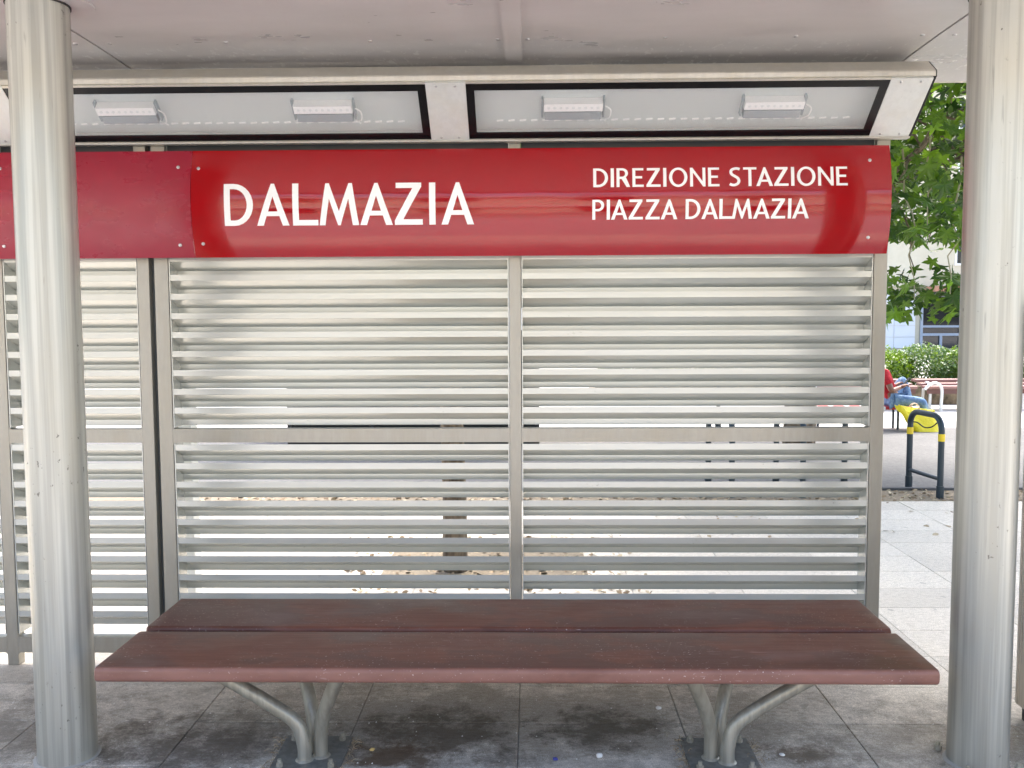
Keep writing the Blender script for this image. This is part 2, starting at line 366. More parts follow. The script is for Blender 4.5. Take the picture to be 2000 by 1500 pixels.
# ------------------------------------------------------------------ louvre walls
def louvre_wall(label, posts, mulls, zfoot_m, x_in):
    "posts/mulls: (x0, x1); blades fill each opening between neighbours"
    t = thing('louvre_wall', label, 'louvre screen', (x_in, W, 0), 'louvred back walls of the shelter')
    D = .055
    for a, b in posts: obj('post', bx(a, b, W, W+D, .001, 2.47, bev=.003), M['frame'], t)
    for a, b in mulls: obj('mullion', bx(a, b, W+.001, W+D-.001, .001, 2.465, bev=.003), M['frame'], t)
    ver = sorted(posts+mulls); ops = [(ver[i][1], ver[i+1][0]) for i in range(len(ver)-1)]
    RZ = ((.062,.135),(1.050,1.112),(1.975,2.04),(2.41,2.465))
    fil = .013
    for a, b in ops:
        for z0, z1 in RZ:
            bm = bx(a, b, W+.0015, W+D-.0015, z0, z1)
            # rounded inner corners: small fillets welded to the rail
            for xx, sx in ((a, 1), (b, -1)):
                for zz, sz in ((z0, -1), (z1, 1)):
                    prof = [(xx, zz)] + [(xx+sx*fil*(1-math.sin(q)), zz+sz*fil*(1-math.cos(q))) for q in (0, R(30), R(60), R(90))]
                    f0 = [bm.verts.new((px, W+.003, pz)) for px, pz in prof]; f1 = [bm.verts.new((px, W+D-.003, pz)) for px, pz in prof]
                    n = len(prof)
                    for i in range(n): bm.faces.new((f0[i], f0[(i+1)%n], f1[(i+1)%n], f1[i]))
                    bm.faces.new(f0); bm.faces.new(f1[::-1])
            obj('rail', bm, M['frame'], t)
        obj('closing_sheet', bx(a+.002, b-.002, W+.03, W+.034, 2.042, 2.408), M['shade_sheet'], t)  # shadow between sign and light box painted in as dark grey
        # cassette side plates and blades
        for z0, z1 in ((.150, 1.046), (1.118, 1.97)):
            for xx in (a+.003, b-.007): obj('side_plate', bx(xx, xx+.004, W+.004, W+.106, z0, z1), M['blade'], t)
        h = .0268; th = .003; dr = .0378; bf = .0262; dp = .092; q0 = .006
        prof = [(q0,0),(q0,-h),(q0+.004,-h-.001),(q0+dp-th,-h-dr),(q0+dp-th,-h-dr-bf),(q0+dp,-h-dr-bf),(q0+dp,-h-dr+.004),(q0+.006,-h+.004),(q0+th,-h+.006),(q0+th,0)]
        bm = extrude_x(bmesh.new(), prof, a+.0075, b-.0075)
        me = None
        zs = [1.815+.0867*.93 - .0867*k + .0003*k for k in range(9)]
        zs = [1.9015-.0865*k for k in range(10)] 
        zl = [1.0405-.0868*k for k in range(11)]
        for z in zs + zl:
            if z < 1.15 and z > 1.045: continue
            if z < .20: continue
            if me is None:
                o = obj('louvre_blade', bm, M['blade'], t, (0,0,0)); me = o.data; o.location = Vector((0,W,z)) - t.location
            else: o = inst('louvre_blade', me, t, (0, W, z))
            o.rotation_euler = (random.uniform(-.012,.012), random.uniform(-.0005,.0005), 0)
    return t
louvre_wall('aluminium louvred back wall of two bays right behind the brown bench', [(-1.705,-1.642),(1.526,1.585)], [(-.099,-.046)], 0, 0)
louvre_wall('narrower aluminium louvred back wall left of the bench behind the left column', [(-3.145,-3.085),(-1.783,-1.729)], [(-2.455,-2.402)], 0, -2.43)

o = [q for q in C.objects if q.name.startswith('louvre_wall')][0]
obj('joint_strip', bx(-1.7285,-1.7055,W+.035,W+.05,.001,2.46), mat('joint_grey',(.10,.11,.11),.5), o)

# ------------------------------------------------------------------ red signs
SB, ST, BUL, SY = 1.886, 2.352, .042, W-.072
def sign_y(z):
    q = (z-(SB+ST)/2)/((ST-SB)/2); return SY - BUL*(1-q*q)
def sign(label, x0, x1, material, screws):
    t = thing('station_sign', label, 'sign', ((x0+x1)/2, SY, SB), 'red sign panels over the louvres')
    zs = [SB+(ST-SB)*k/24 for k in range(25)]
    prof = [(sign_y(z), z) for z in zs] + [(SY+.02, ST), (SY+.02, ST-.004)] + [(sign_y(z)+.003, z) for z in zs[::-1][1:-1]] + [(SY+.02, SB+.004), (SY+.02, SB)]
    obj('panel', extrude_x(bmesh.new(), prof, x0, x1), material, t, smooth=True)
    for x, z in screws:
        nrm = Vector((0, -1, -8*BUL*(z-(SB+ST)/2)/((ST-SB)**2)*-1)); c0 = Vector((x, sign_y(z), z))
        o = obj('screw', disc(bmesh.new(), c0, nrm, .0075, .004), M['screw'], t)
    return t
main = sign('long red sign reading DALMAZIA in white letters above the bench', -1.487, 1.552, M['red'], [(-1.455,2.272),(-1.445,1.945),(1.462,2.285),(1.462,1.955)])
side = sign('short plain red panel without lettering beside the left column', -2.40, -1.4885, M['red2'], [(-1.545,2.278),(-1.548,1.940),(-2.335,2.278),(-2.335,1.940)])
sign('red panel cut off by the left edge of the photo', -3.30, -2.4015, M['red2'], [(-2.46,1.94),(-2.46,2.278)])

def arc(cx, cyy, rx, ry, a0, a1, n=14):
    return [(cx+rx*math.cos(R(a0+(a1-a0)*k/n)), cyy+ry*math.sin(R(a0+(a1-a0)*k/n))) for k in range(n+1)]
def s_shape(wd=.135):
    ctrl = [(.50,.90),(.40,.935),(.28,.935),(.14,.88),(.085,.76),(.13,.63),(.27,.53),(.40,.43),(.455,.29),(.40,.14),(.26,.065),(.13,.075),(.03,.125)]
    p = [Vector((x, y, 0)) for x, y in ctrl]; p = smooth_path(p, 4); L_, R_ = [], []
    for i, q in enumerate(p):
        t = (p[min(i+1,len(p)-1)]-p[max(i-1,0)]).normalized(); nn = Vector((-t.y, t.x, 0))*wd/2
        L_.append(((q+nn).x, (q+nn).y)); R_.append(((q-nn).x, (q-nn).y))
    return [L_ + R_[::-1]]
GL = {
 'D': (.70, [[(0,0),(0,1),(.24,1)]+arc(.24,.5,.46,.5,90,-90), [(.145,.125),(.145,.875),(.24,.875)]+arc(.24,.5,.31,.375,90,-90)]),
 'A': (.78, [[(0,0),(.35,1),(.43,1),(.78,0),(.62,0),(.545,.225),(.235,.225),(.158,0)], [(.277,.335),(.505,.335),(.39,.70)]]),
 'L': (.61, [[(0,0),(0,1),(.148,1),(.148,.128),(.61,.128),(.61,0)]]),
 'M': (.95, [[(0,0),(.155,1),(.24,1),(.475,.33),(.71,1),(.795,1),(.95,0),(.80,0),(.705,.63),(.505,0),(.445,0),(.24,.63),(.14,0)]]),
 'Z': (.67, [[(0,0),(0,.10),(.43,.872),(.03,.872),(.03,1),(.64,1),(.64,.90),(.205,.128),(.67,.128),(.67,0)]]),
 'I': (.15, [[(0,0),(0,1),(.15,1),(.15,0)]]),
 'R': (.62, [[(0,0),(0,1),(.27,1)]+arc(.27,.735,.27,.265,90,-52)+[(.64,0),(.47,0),(.235,.43),(.14,.43),(.14,0)], [(.14,.55),(.14,.885),(.26,.885)]+arc(.26,.7175,.145,.1675,90,-90)]),
 'P': (.56, [[(0,0),(0,1),(.27,1)]+arc(.27,.71,.29,.29,90,-90)+[(.14,.42),(.14,0)], [(.14,.535),(.14,.885),(.26,.885)]+arc(.26,.71,.16,.175,90,-90)]),
 'E': (.53, [[(0,0),(0,1),(.52,1),(.52,.88),(.14,.88),(.14,.57),(.46,.57),(.46,.45),(.14,.45),(.14,.12),(.53,.12),(.53,0)]]),
 'O': (.86, [arc(.43,.5,.43,.515,0,360,36)[:-1], arc(.43,.5,.285,.395,0,360,36)[:-1]]),
 'N': (.72, [[(0,0),(0,1),(.115,1),(.585,.27),(.585,1),(.72,1),(.72,0),(.61,0),(.135,.74),(.135,0)]]),
 'S': (.54, s_shape()),
 'T': (.62, [[(.24,0),(.24,.88),(0,.88),(0,1),(.62,1),(.62,.88),(.38,.88),(.38,0)]]),
}
def lettering(word, xs, x0, x1, z0, cap, total=None):
    "one mesh per letter, bent onto the sign's face"
    k = (x1-x0)/total
    for ch, x in zip(word, xs):
        if ch == ' ': continue
        loops = [[Vector((p[0], p[1], 0)) for p in lp] for lp in GL[ch][1]]
        flat = [p for lp in loops for p in lp]
        tris = tessellate_polygon(loops)
        bm = bmesh.new(); vs = [bm.verts.new((x0+(x+p.x)*k, 0, z0+p.y*cap)) for p in flat]
        for tr in tris:
            try: bm.faces.new([vs[i] for i in tr])
            except ValueError: pass
        for q in range(1, 10):
            bmesh.ops.bisect_plane(bm, geom=bm.verts[:]+bm.edges[:]+bm.faces[:], plane_co=(0,0,z0+cap*q/10), plane_no=(0,0,1))
        for v in bm.verts: v.co.y = sign_y(v.co.z)-.0012
        r = bmesh.ops.extrude_face_region(bm, geom=bm.faces[:])
        for v in r['geom']:
            if isinstance(v, bmesh.types.BMVert): v.co.y += .001
        obj('letter', bm, M['letter'], main)
lettering('DALMAZIA', [x/262. for x in (0,205,432,600,857,1075,1292,1368)], -1.341, -.244, 2.019+.002, .181, 1578/262.)
def spaced(word, gap=.125, space=.33, kern={}):
    x = 0; xs = []
    for i, ch in enumerate(word):
        xs.append(x)
        if ch == ' ': x += space; continue
        x += GL[ch][0] + gap
        nx = word[i+1] if i+1 < len(word) else ''
        if (ch+nx) in ('TA','LM'): x -= .14
        if 'A' in ch+nx and nx and ch+nx != 'TA': x -= .07
    return xs, x-gap
xs, tot = spaced('DIREZIONE STAZIONE'); lettering('DIREZIONE STAZIONE', xs, .270, 1.364, 2.176, .082, tot)
xs, tot = spaced('PIAZZA DALMAZIA'); lettering('PIAZZA DALMAZIA', xs, .266, 1.200, 2.037, .085, tot)

# ------------------------------------------------------------------ light box over the sign
lb = thing('light_box', 'long aluminium light box with frosted lamp panels running above the red sign', 'light fixture', (0, 3.95, 2.38))
PB, PT = (4.128, 2.391), (3.876, 2.585)                 # lens plane, bottom and top (y, z)
nL = Vector((0, PT[1]-PB[1], -(PB[0]-PT[0]))); nL = Vector((0, -(PT[1]-PB[1]), -(PB[0]-PT[0]))).normalized()
tL = Vector((0, PT[0]-PB[0], PT[1]-PB[1])); LL = tL.length; tL.normalize()
def onlens(x, v, off=0.): return Vector((x, PB[0], PB[1])) + tL*v*LL + nL*off
XL, XR = -6.2, 1.647
prof = [(3.884,2.588),(3.874,2.588),(3.874,2.606),(3.878,2.613),(3.952,2.666),(3.966,2.668),(4.12,2.668),(4.16,2.60),(4.16,2.386),(4.120,2.386),(4.116,2.392),(4.15,2.396),(4.15,2.595),(4.11,2.656),(3.97,2.656),(3.90,2.606)]
obj('housing', extrude_x(bmesh.new(), prof, XL, XR), M['lip'], lb)
def slab(name, x0, x1, v0, v1, o0, o1, material, parent=lb, top=None):
    bm = bmesh.new(); c_ = [onlens(x, v, o) for o in (o0, o1) for x, v in ((x0,v0),(x1,v0),(x1,v1),(x0,v1))]
    vs = [bm.verts.new(p) for p in c_]
    for q in ((0,1,2,3),(7,6,5,4),(0,4,5,1),(1,5,6,2),(2,6,7,3),(3,7,4,0)): bm.faces.new([vs[i] for i in q])
    return obj(name, bm, material, parent)
def lscrew(x, v): obj('screw', disc(bmesh.new(), onlens(x, v, .0032), nL, .0055, .003), M['screw'], lb)
lenses = [(-.268, 1.470), (-2.200, -.436), (-4.132, -2.368)]
plates = [(1.470, 1.642), (-.436, -.268), (-2.368, -2.200)]
mt = bpy.data.materials.new('frosted_pane'); mt.use_nodes = True; g = G(mt); M['pane'] = mt
tr = g.new('ShaderNodeBsdfTransparent'); gl = g.new('ShaderNodeBsdfGlossy'); gl.inputs['Roughness'].default_value = .12
df = g.new('ShaderNodeBsdfDiffuse'); df.inputs[0].default_value = (.75,.78,.78,1)
m1 = g.new('ShaderNodeMixShader'); m1.inputs[0].default_value = .08; m2 = g.new('ShaderNodeMixShader'); m2.inputs[0].default_value = .05
g.l.new(tr.outputs[0], m1.inputs[1]); g.l.new(df.outputs[0], m1.inputs[2]); g.l.new(m1.outputs[0], m2.inputs[1]); g.l.new(gl.outputs[0], m2.inputs[2])
g.l.new(m2.outputs[0], g.n['Material Output'].inputs[0])
for a, b in plates:
    slab('cover_plate', a+.001, b-.001, .012, .985, -.012, .003, M['plate'])
    for x in (a+.045, b-.045):
        for v in (.07, .93): lscrew(x, v)
for a, b in lenses:
    slab('lower_trim', a, b, .0, .035, -.010, .004, M['lip']); slab('upper_trim', a, b, .962, .998, -.010, .002, M['lip'])
    slab('back_tray', a, b, .036, .96, -.062, -.055, M['white'])
    slab('tray_end', a, a+.006, .036, .96, -.054, -.004, M['white']); slab('tray_end', b-.006, b, .036, .96, -.054, -.004, M['white'])
    slab('tray_side', a+.006, b-.006, .036, .045, -.054, -.004, M['white']); slab('tray_side', a+.006, b-.006, .951, .96, -.054, -.004, M['white'])
    bm = bmesh.new(); fr = .034; v0, v1, vt = .04, .958, .105
    for x0, x1, q0, q1 in ((a,b,v0,v0+vt),(a,b,v1-vt,v1),(a,a+fr,v0+vt,v1-vt),(b-fr,b,v0+vt,v1-vt)):
        c_ = [onlens(x, v, o) for o in (-.003, .0015) for x, v in ((x0,q0),(x1,q0),(x1,q1),(x0,q1))]; vs = [bm.verts.new(p) for p in c_]
        for q in ((0,1,2,3),(7,6,5,4),(0,4,5,1),(1,5,6,2),(2,6,7,3),(3,7,4,0)): bm.faces.new([vs[i] for i in q])
    obj('pane_border', bm, M['black'], lb)
    slab('pane', a+fr, b-fr, v0+vt, v1-vt, -.002, .0005, M['pane'])
    for cx in ((a+b)/2-.42+.0, (a+b)/2+.43):
        un = obj('lamp_unit', bmesh.new(), M['led'], lb)
        un.data.materials.clear(); bpy.data.meshes.remove(un.data) if False else None
        bm = bmesh.new(); hw = .125
        for q0, q1, o0, o1 in ((.43,.58,-.054,-.012),):
            c_ = [onlens(x, v, o) for x, v, o in ((cx-hw,q0,-.054),(cx+hw,q0,-.054),(cx+hw,q1,-.054),(cx-hw,q1,-.054),(cx-hw,q0+.03,-.012),(cx+hw,q0+.03,-.012),(cx+hw,q1,-.012),(cx-hw,q1,-.012))]
            vs = [bm.verts.new(p) for p in c_]
            for q in ((3,2,1,0),(4,5,6,7),(0,1,5,4),(1,2,6,5),(2,3,7,6),(3,0,4,7)): bm.faces.new([vs[i] for i in q])
        bm.to_mesh(un.data); bm.free(); un.data.materials.append(M['led'])
        u = slab('reflector', cx-hw+.005, cx+hw-.005, .30, .42, -.054, -.020, M['ledgrey'], lb)
        for s_ in (-1, 1): slab('end_bracket', cx+s_*(hw+.006)-.004, cx+s_*(hw+.006)+.004, .31, .62, -.054, -.030, M['ledgrey'])
        for k in range(9):
            xx = cx-hw+.02+k*(2*hw-.04)/8
            obj('diode', disc(bmesh.new(), onlens(xx, .52, -.0118), nL, .0065, .002, 8), M['cell'], lb)
        pts = smooth_path([onlens(cx+hw+.012,.50,-.03),onlens(cx+hw+.035,.46,-.02),onlens(cx+hw+.032,.34,-.02),onlens(cx+hw+.014,.25,-.04),onlens(cx+hw+.018,.19,-.05)], 5)
        obj('cable', tube(bmesh.new(), pts, .003, 6), M['letter'], lb)
    bm = bmesh.new(); x = a+.12
    while x < b-.1:
        c0 = onlens(x, .205, -.052); c1 = onlens(x+.028, .215, -.052); tube(bm, [c0, c1], .004, 6); x += .05
    stuff(obj('strip_light', bm, M['letter'], lb))
obj('closing_strip', bx(XL, XR-.01, 4.135, 4.14, 2.669, SZ-.012), M['shade_sheet'], lb)
# end cap: closes the housing at its right end
bm = bmesh.new(); capp = [(PB[0]+.004,2.386),(PT[0]-.002,2.587),(3.874,2.606),(3.878,2.613),(3.952,2.666),(4.12,2.668),(4.16,2.60),(4.16,2.386)]
extrude_x(bm, capp, XR+.0005, XR+.005); obj('end_cap', bm, M['dark'], lb)

# ------------------------------------------------------------------ bench
bench = thing('bench', 'long brown two-plank bench on grey forked tube legs in front of the louvres', 'bench', (-.064, 3.38, 0))
def plank(y0, y1, x0, x1, zt=.45, th=.052):
    r = .016; prof = []
    for cyy, cz, a0 in ((y0+r, zt-r, 180), (y1-r, zt-r, 90), (y1-r, zt-th+r, 0), (y0+r, zt-th+r, -90)):
        for k in range(6): a = R(a0-90*k/5); prof.append((cyy+r*math.cos(a), cz+r*math.sin(a)))
    bm = bmesh.new(); n = len(prof); rings = []
    N = 60; e = .007
    stations = [(x0, .62), (x0+.002, .85), (x0+e, 1)] + [(x0+e+(x1-x0-2*e)*k/N, 1) for k in range(1, N)] + [(x1-e, 1), (x1-.002, .85), (x1, .62)]
    cyy, czz = (y0+y1)/2, zt-th/2
    for i, (x, s_) in enumerate(stations):
        ins = (1-s_)*.017
        ring = []
        for y, z in prof:
            wob = .0007*noise.noise((x*3, y*5, 2.))
            ring.append(bm.verts.new((x, y+(ins if y < cyy else -ins), z+(ins if z < czz else -ins)*.8 + wob)))
        rings.append(ring)
    for a, b in zip(rings, rings[1:]):
        for i in range(n): bm.faces.new((a[i], a[(i+1)%n], b[(i+1)%n], b[i]))
    bm.faces.new(rings[0][::-1]); bm.faces.new(rings[-1])
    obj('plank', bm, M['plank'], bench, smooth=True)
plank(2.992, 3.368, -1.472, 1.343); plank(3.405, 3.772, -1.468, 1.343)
for s_ in (1, -1):
    mx = lambda x: x if s_ == 1 else -.128-x
    for ctrl in ([(-.832,3.252,.008),(-.834,3.25,.07),(-.862,3.25,.15),(-.955,3.245,.222),(-1.10,3.235,.315),(-1.235,3.225,.397)],
                 [(-.778,3.284,.008),(-.778,3.282,.09),(-.762,3.262,.17),(-.728,3.225,.26),(-.668,3.165,.397)],
                 [(-.812,3.335,.008),(-.818,3.342,.10),(-.842,3.38,.19),(-.885,3.45,.28),(-.955,3.56,.397)]):
        obj('leg', tube(bmesh.new(), smooth_path([(mx(x), y, z) for x, y, z in ctrl], 7), .0255, 18), M['leg'], bench, smooth=True)
    xa, xb = sorted((mx(-.945), mx(-.69)))
    obj('base_plate', bx(xa, xb, 3.16, 3.445, .0008, .009, bev=.002), M['base'], bench)
    for px, py in ((-.725,3.41),(-.725,3.20),(-.91,3.41),(-.91,3.20)):
        bm = tube(bmesh.new(), [(mx(px),py,.009),(mx(px),py,.022)], .013, 6); tube(bm, [(mx(px),py,.02),(mx(px),py,.036)], .0075, 8); obj('bolt', bm, M['leg'], bench)
    bm = bmesh.new()
    for k in range(3):
        px, py = ((-.832,3.252),(-.778,3.284),(-.812,3.335))[k]
        bm2 = bmesh.new(); tube(bm2, [(mx(px),py,.009),(mx(px),py,.015)], [.034,.027], 16); obj('weld', bm2, M['leg'], bench)
    xa, xb = sorted((mx(-1.36), mx(-1.10)))
    obj('bracket', bx(xa, xb, 3.03, 3.74, .391, .3975), M['plate'], bench)
    xa, xb = sorted((mx(-.72), mx(-.60))); obj('bracket', bx(xa, xb, 3.06, 3.32, .391, .3975), M['plate'], bench)

# ------------------------------------------------------------------ things beside the shelter
t = thing('ticket_machine', 'brushed steel cabinet just visible behind the right column', 'ticket machine', (2.19, 3.4, 0))
M['steel'] = metal_paint('brushed_steel', (.36,.34,.31), .28, .8, .15, 1, .4)
obj('body', bx(1.938, 2.44, 3.20, 3.66, .06, 1.62, bev=.008), M['steel'], t); obj('plinth', bx(1.96, 2.42, 3.22, 3.64, .001, .06), M['dark'], t)
obj('door', bx(1.97, 2.41, 3.188, 3.199, .12, 1.05, bev=.003), M['steel'], t); obj('screen', bx(2.04, 2.34, 3.190, 3.199, 1.2, 1.48), M['black'], t)
obj('cap', bx(1.925, 2.453, 3.185, 3.675, 1.621, 1.665, bev=.006), M['steel'], t)

t = thing('support_post', 'pale grey square post behind the left end of the louvres', 'post', (-1.875, 4.93, 0))
obj('shaft', bx(-1.93,-1.83,4.90,5.0,.001,2.9,bev=.006), M['plate'], t); obj('foot_plate', bx(-1.98,-1.78,4.85,5.05,.0012,.012), M['base'], t)

# bicycle hoops
M['rack'] = metal_paint('rack_paint', (.028,.045,.058), .35, .3, .15, 1, .15); M['yellow'] = mat('yellow_band', (.75,.55,.02), .45)
def rack(label, near, far):
    n, f = Vector((*near, 0)), Vector((*far, 0)); d = (f-n); L = d.length; u = d.normalized(); H = .72; r = .027; cr = .13
    t = thing('bicycle_rack', label, 'bicycle rack', n, 'hoop bicycle racks on the soil strip')
    P = lambda s_, z: n+u*s_+Vector((0,0,z))
    pts = [P(0,-.05), P(0,.3), P(0,H-cr)] + [P(cr-cr*math.cos(R(a)), H-cr+cr*math.sin(R(a))) for a in (15,30,45,60,75,90)] + [P(L/2,H)] + [P(L-cr+cr*math.sin(R(a)), H-cr+cr*math.cos(R(a))) for a in (0,15,30,45,60,75,90)] + [P(L,.3), P(L,-.05)]
    obj('hoop', tube(bmesh.new(), pts, r, 14), M['rack'], t, smooth=True)
    obj('crossbar', tube(bmesh.new(), [P(r,.16), P(L-r,.16)], .02, 10), M['rack'], t, smooth=True)
    for s_ in (0, L):
        obj('band', tube(bmesh.new(), [P(s_,.50), P(s_,.565)], r+.0025, 14), M['yellow'], t, smooth=True)
        obj('sleeve', tube(bmesh.new(), [P(s_,-.04), P(s_,.10)], r+.006, 14), M['rack'], t, smooth=True)
    return t, P, L, H
t, P, L, H = rack('dark hoop bicycle rack with yellow bands, standing clear right of the louvres', (3.638,8.23), (3.576,8.76))
obj('wire_loop', tube(bmesh.new(), smooth_path([P(.07,H-.06), P(.16,H-.11), P(.28,H-.13), P(.40,H-.10), P(L-.06,H-.10)], 6), .006, 6), M['rubber'], t)
for k, (n_, f_) in enumerate((((3.06,8.24),(2.97,8.77)), ((2.43,8.26),(2.33,8.79)), ((1.80,8.28),(1.69,8.81)))):
    rack(('dark hoop bicycle rack seen through the louvres, nearest the open gap', 'dark hoop bicycle rack behind the louvres, second from the open gap', 'dark hoop bicycle rack behind the louvres, farthest from the open gap')[k], n_, f_)

# sign post behind
t = thing('sign_pole', 'thin dark pole standing beyond the bicycle racks', 'pole', (2.645, 13.1, 0))
obj('shaft', tube(bmesh.new(), [(2.645,13.1,-.05),(2.645,13.1,3.1)], .028, 10), M['rack'], t)
obj('foot', tube(bmesh.new(), [(2.645,13.1,-.03),(2.645,13.1,.12)], .045, 10), M['rack'], t)
obj('plate', bx(2.40,2.89,13.06,13.07,2.5,3.05), M['plate'], t)

# dark glazed kiosk behind the louvres
t = thing('kiosk', 'dark glazed kiosk behind the left louvre bay', 'kiosk', (-1.5, 12.6, 0))
M['kframe'] = mat('kiosk_frame', (.015,.016,.017), .4); M['kglass'] = mat('kiosk_glass', (.012,.018,.018), .06, 0, .6)
bm = bx(-3.13,.10,11.72,13.5,-.04,.22); obj('base', bm, M['kframe'], t); obj('roof', bx(-3.2,.17,11.6,13.6,2.5,2.66,bev=.02), M['kframe'], t)
for x in (-3.10,-2.04,-.98,.07):
    for y in (11.75,13.47): obj('post', bx(x-.03,x+.03,y-.03,y+.03,.221,2.499), M['kframe'], t)
for x in (-3.07,-2.01,-.95):
    obj('pane', bx(x+.002,x+.998,11.745,11.757,.23,2.49), M['kglass'], t); obj('pane', bx(x+.002,x+.998,13.46,13.472,.23,2.49), M['kglass'], t)
for x in (-3.10,.07): obj('pane', bx(x-.006,x+.006,11.79,13.43,.23,2.49), M['kglass'], t)
for x, z, w_, h_ in ((-2.7,.95,.42,.30),(-2.3,1.35,.25,.35),(-1.75,1.05,.30,.22),(-1.45,.80,.5,.12),(-.80,1.2,.28,.40),(-.45,.78,.3,.2),(-2.75,.5,.3,.2),(-.3,1.45,.2,.28)): obj('notice', bx(x, x+w_, 11.736, 11.742, z, z+h_), M['letter'], t)
obj('counter', bx(-2.9,-.2,12.3,12.7,.23,1.05), mat('counter',(.25,.22,.18),.6), t)

# ------------------------------------------------------------------ foliage
def leaf_outline(kind):
    if kind == 'plane':      # five-lobed, toothed
        pts = [(0,-.05)]
        for a, r_ in ((-62,.30),(-45,.62),(-30,.42),(-8,.50),(2,.34),(14,.56),(28,.88),(42,.55),(58,.50),(66,.40)):
            pts.append((r_*math.cos(R(a)), r_*math.sin(R(a))+.05))
        pts.append((.12,.72)); pts.append((0,1.0))
        left = [(-x, y) for x, y in pts[1:-1]][::-1]
        return pts + left
    return [(0,0),(.28,.35),(.22,.75),(0,1),(-.22,.75),(-.28,.35)]
def leaf_mesh(kind, seed):
    rnd = random.Random(seed); o = leaf_outline(kind); bm = bmesh.new()
    fold = rnd.uniform(.15,.5); droop = rnd.uniform(.1,.5)
    co = lambda x, y: (x*(1+rnd.uniform(-.08,.08)), y, -fold*abs(x)*.6 - droop*y*y*.5 + .05*math.sin(7*x+3*y))
    c_ = bm.verts.new((0,.12,.02)); vs = [bm.verts.new(co(x, y)) for x, y in o]
    for i in range(len(vs)): bm.faces.new((c_, vs[i], vs[(i+1)%len(vs)]))
    me = bpy.data.meshes.new('leaf'); bm.to_mesh(me); bm.free(); return me
def cloud(points, sizes, kind, seed, material, name, parent, spread_rot=1.):
    "many leaves in one mesh (numpy)"
    rs = np.random.RandomState(seed); protos = []
    for k in range(4):
        me = leaf_mesh(kind, seed*7+k); V = np.array([v.co[:] for v in me.vertices]); F = np.array([p.vertices[:] for p in me.polygons]); protos.append((V, F)); bpy.data.meshes.remove(me)
    vs, fs, off = [], [], 0
    for p, s_ in zip(points, sizes):
        V, F = protos[rs.randint(4)]
        az = rs.uniform(0, 2*math.pi); tilt = rs.normal(-.55, .5)*spread_rot; rl = rs.normal(0, .5)
        ca, sa = math.cos(az), math.sin(az); ct, st = math.cos(tilt), math.sin(tilt); cr_, sr = math.cos(rl), math.sin(rl)
        Ry = np.array([[cr_,0,sr],[0,1,0],[-sr,0,cr_]]); Rx = np.array([[1,0,0],[0,ct,-st],[0,st,ct]]); Rz = np.array([[ca,-sa,0],[sa,ca,0],[0,0,1]])
        vs.append((V*s_) @ (Rz@Rx@Ry).T + np.array(p)); fs.append(F+off); off += len(V)
    me = bpy.data.meshes.new(name); V = np.concatenate(vs); F = np.concatenate(fs)
    me.vertices.add(len(V)); me.vertices.foreach_set('co', V.astype(np.float32).ravel())
    me.loops.add(F.size); me.loops.foreach_set('vertex_index', F.astype(np.int32).ravel())
    me.polygons.add(len(F)); me.polygons.foreach_set('loop_start', np.arange(0, F.size, 3, dtype=np.int32)); 
    me.update(calc_edges=True); me.validate(); me.materials.append(material)
    o = bpy.data.objects.new(name, me); C.objects.link(o)
    if parent: o.parent = parent; o.location = -parent.location
    return stuff(o)
def limb(bm, a, b, r0, r1, seed, sag=.1, seg=10):
    rnd = random.Random(seed); a, b = Vector(a), Vector(b); n = 7; pts = []
    for k in range(n+1):
        q = k/n; p = a.lerp(b, q) + Vector((rnd.uniform(-1,1), rnd.uniform(-1,1), rnd.uniform(-1,1)))*sag*math.sin(math.pi*q)
        pts.append(p)
    tube(bm, pts, [r0+(r1-r0)*k/n for k in range(n+1)], seg); return pts

# the plane tree whose low boughs hang into the gap
tx, ty = 3.32, 11.5
tree = thing('plane_tree', 'plane tree with low lobed green leaves hanging in the gap by the right column', 'tree', (tx, ty, -.03))
bm = bmesh.new(); limb(bm, (tx,ty,-.05), (tx+.1,ty-.1,3.6), .20, .15, 3, .05, 18); obj('trunk', bm, M['bark'], tree, smooth=True)
rs = np.random.RandomState(11); anchors = []
boughs = [((tx,ty,2.4),(3.3,7.7,3.2)),((tx,ty,2.6),(4.6,8.1,3.6)),((tx,ty,2.8),(1.6,8.4,4.2)),((tx,ty,2.9),(6.6,10.0,4.2)),((tx,ty,3.0),(0.2,11.2,4.6)),
          ((tx,ty,3.2),(3.4,9.2,6.2)),((tx,ty,3.2),(5.4,12.5,6.4)),((tx,ty,3.3),(1.5,13,6.2)),((tx,ty,3.3),(3.6,14.6,5.2)),((tx,ty,3.4),(3.3,11.6,8.0)),((tx,ty,2.6),(3.9,7.2,4.4)),((tx,ty,3.0),(2.6,6.2,4.3)),((tx,ty,3.0),(4.4,5.9,4.6)),((tx,ty,3.0),(1.4,6.6,5.0)),((tx,ty,3.2),(3.2,5.6,5.2))]
for i, (a, b) in enumerate(boughs):
    bm = bmesh.new(); pts = limb(bm, a, b, .075, .018, 20+i, .25, 8); 
    for k in range(3, 8):
        for q in range(2):
            e = pts[k] + Vector((rs.normal(0,.55), rs.normal(0,.55), rs.normal(-.25,.45))); limb(bm, pts[k], e, .014, .005, 90+i*9+k*2+q, .06, 5); anchors.append(e)
        anchors.append(pts[k])
    obj('bough', bm, M['bark'], tree, smooth=True)
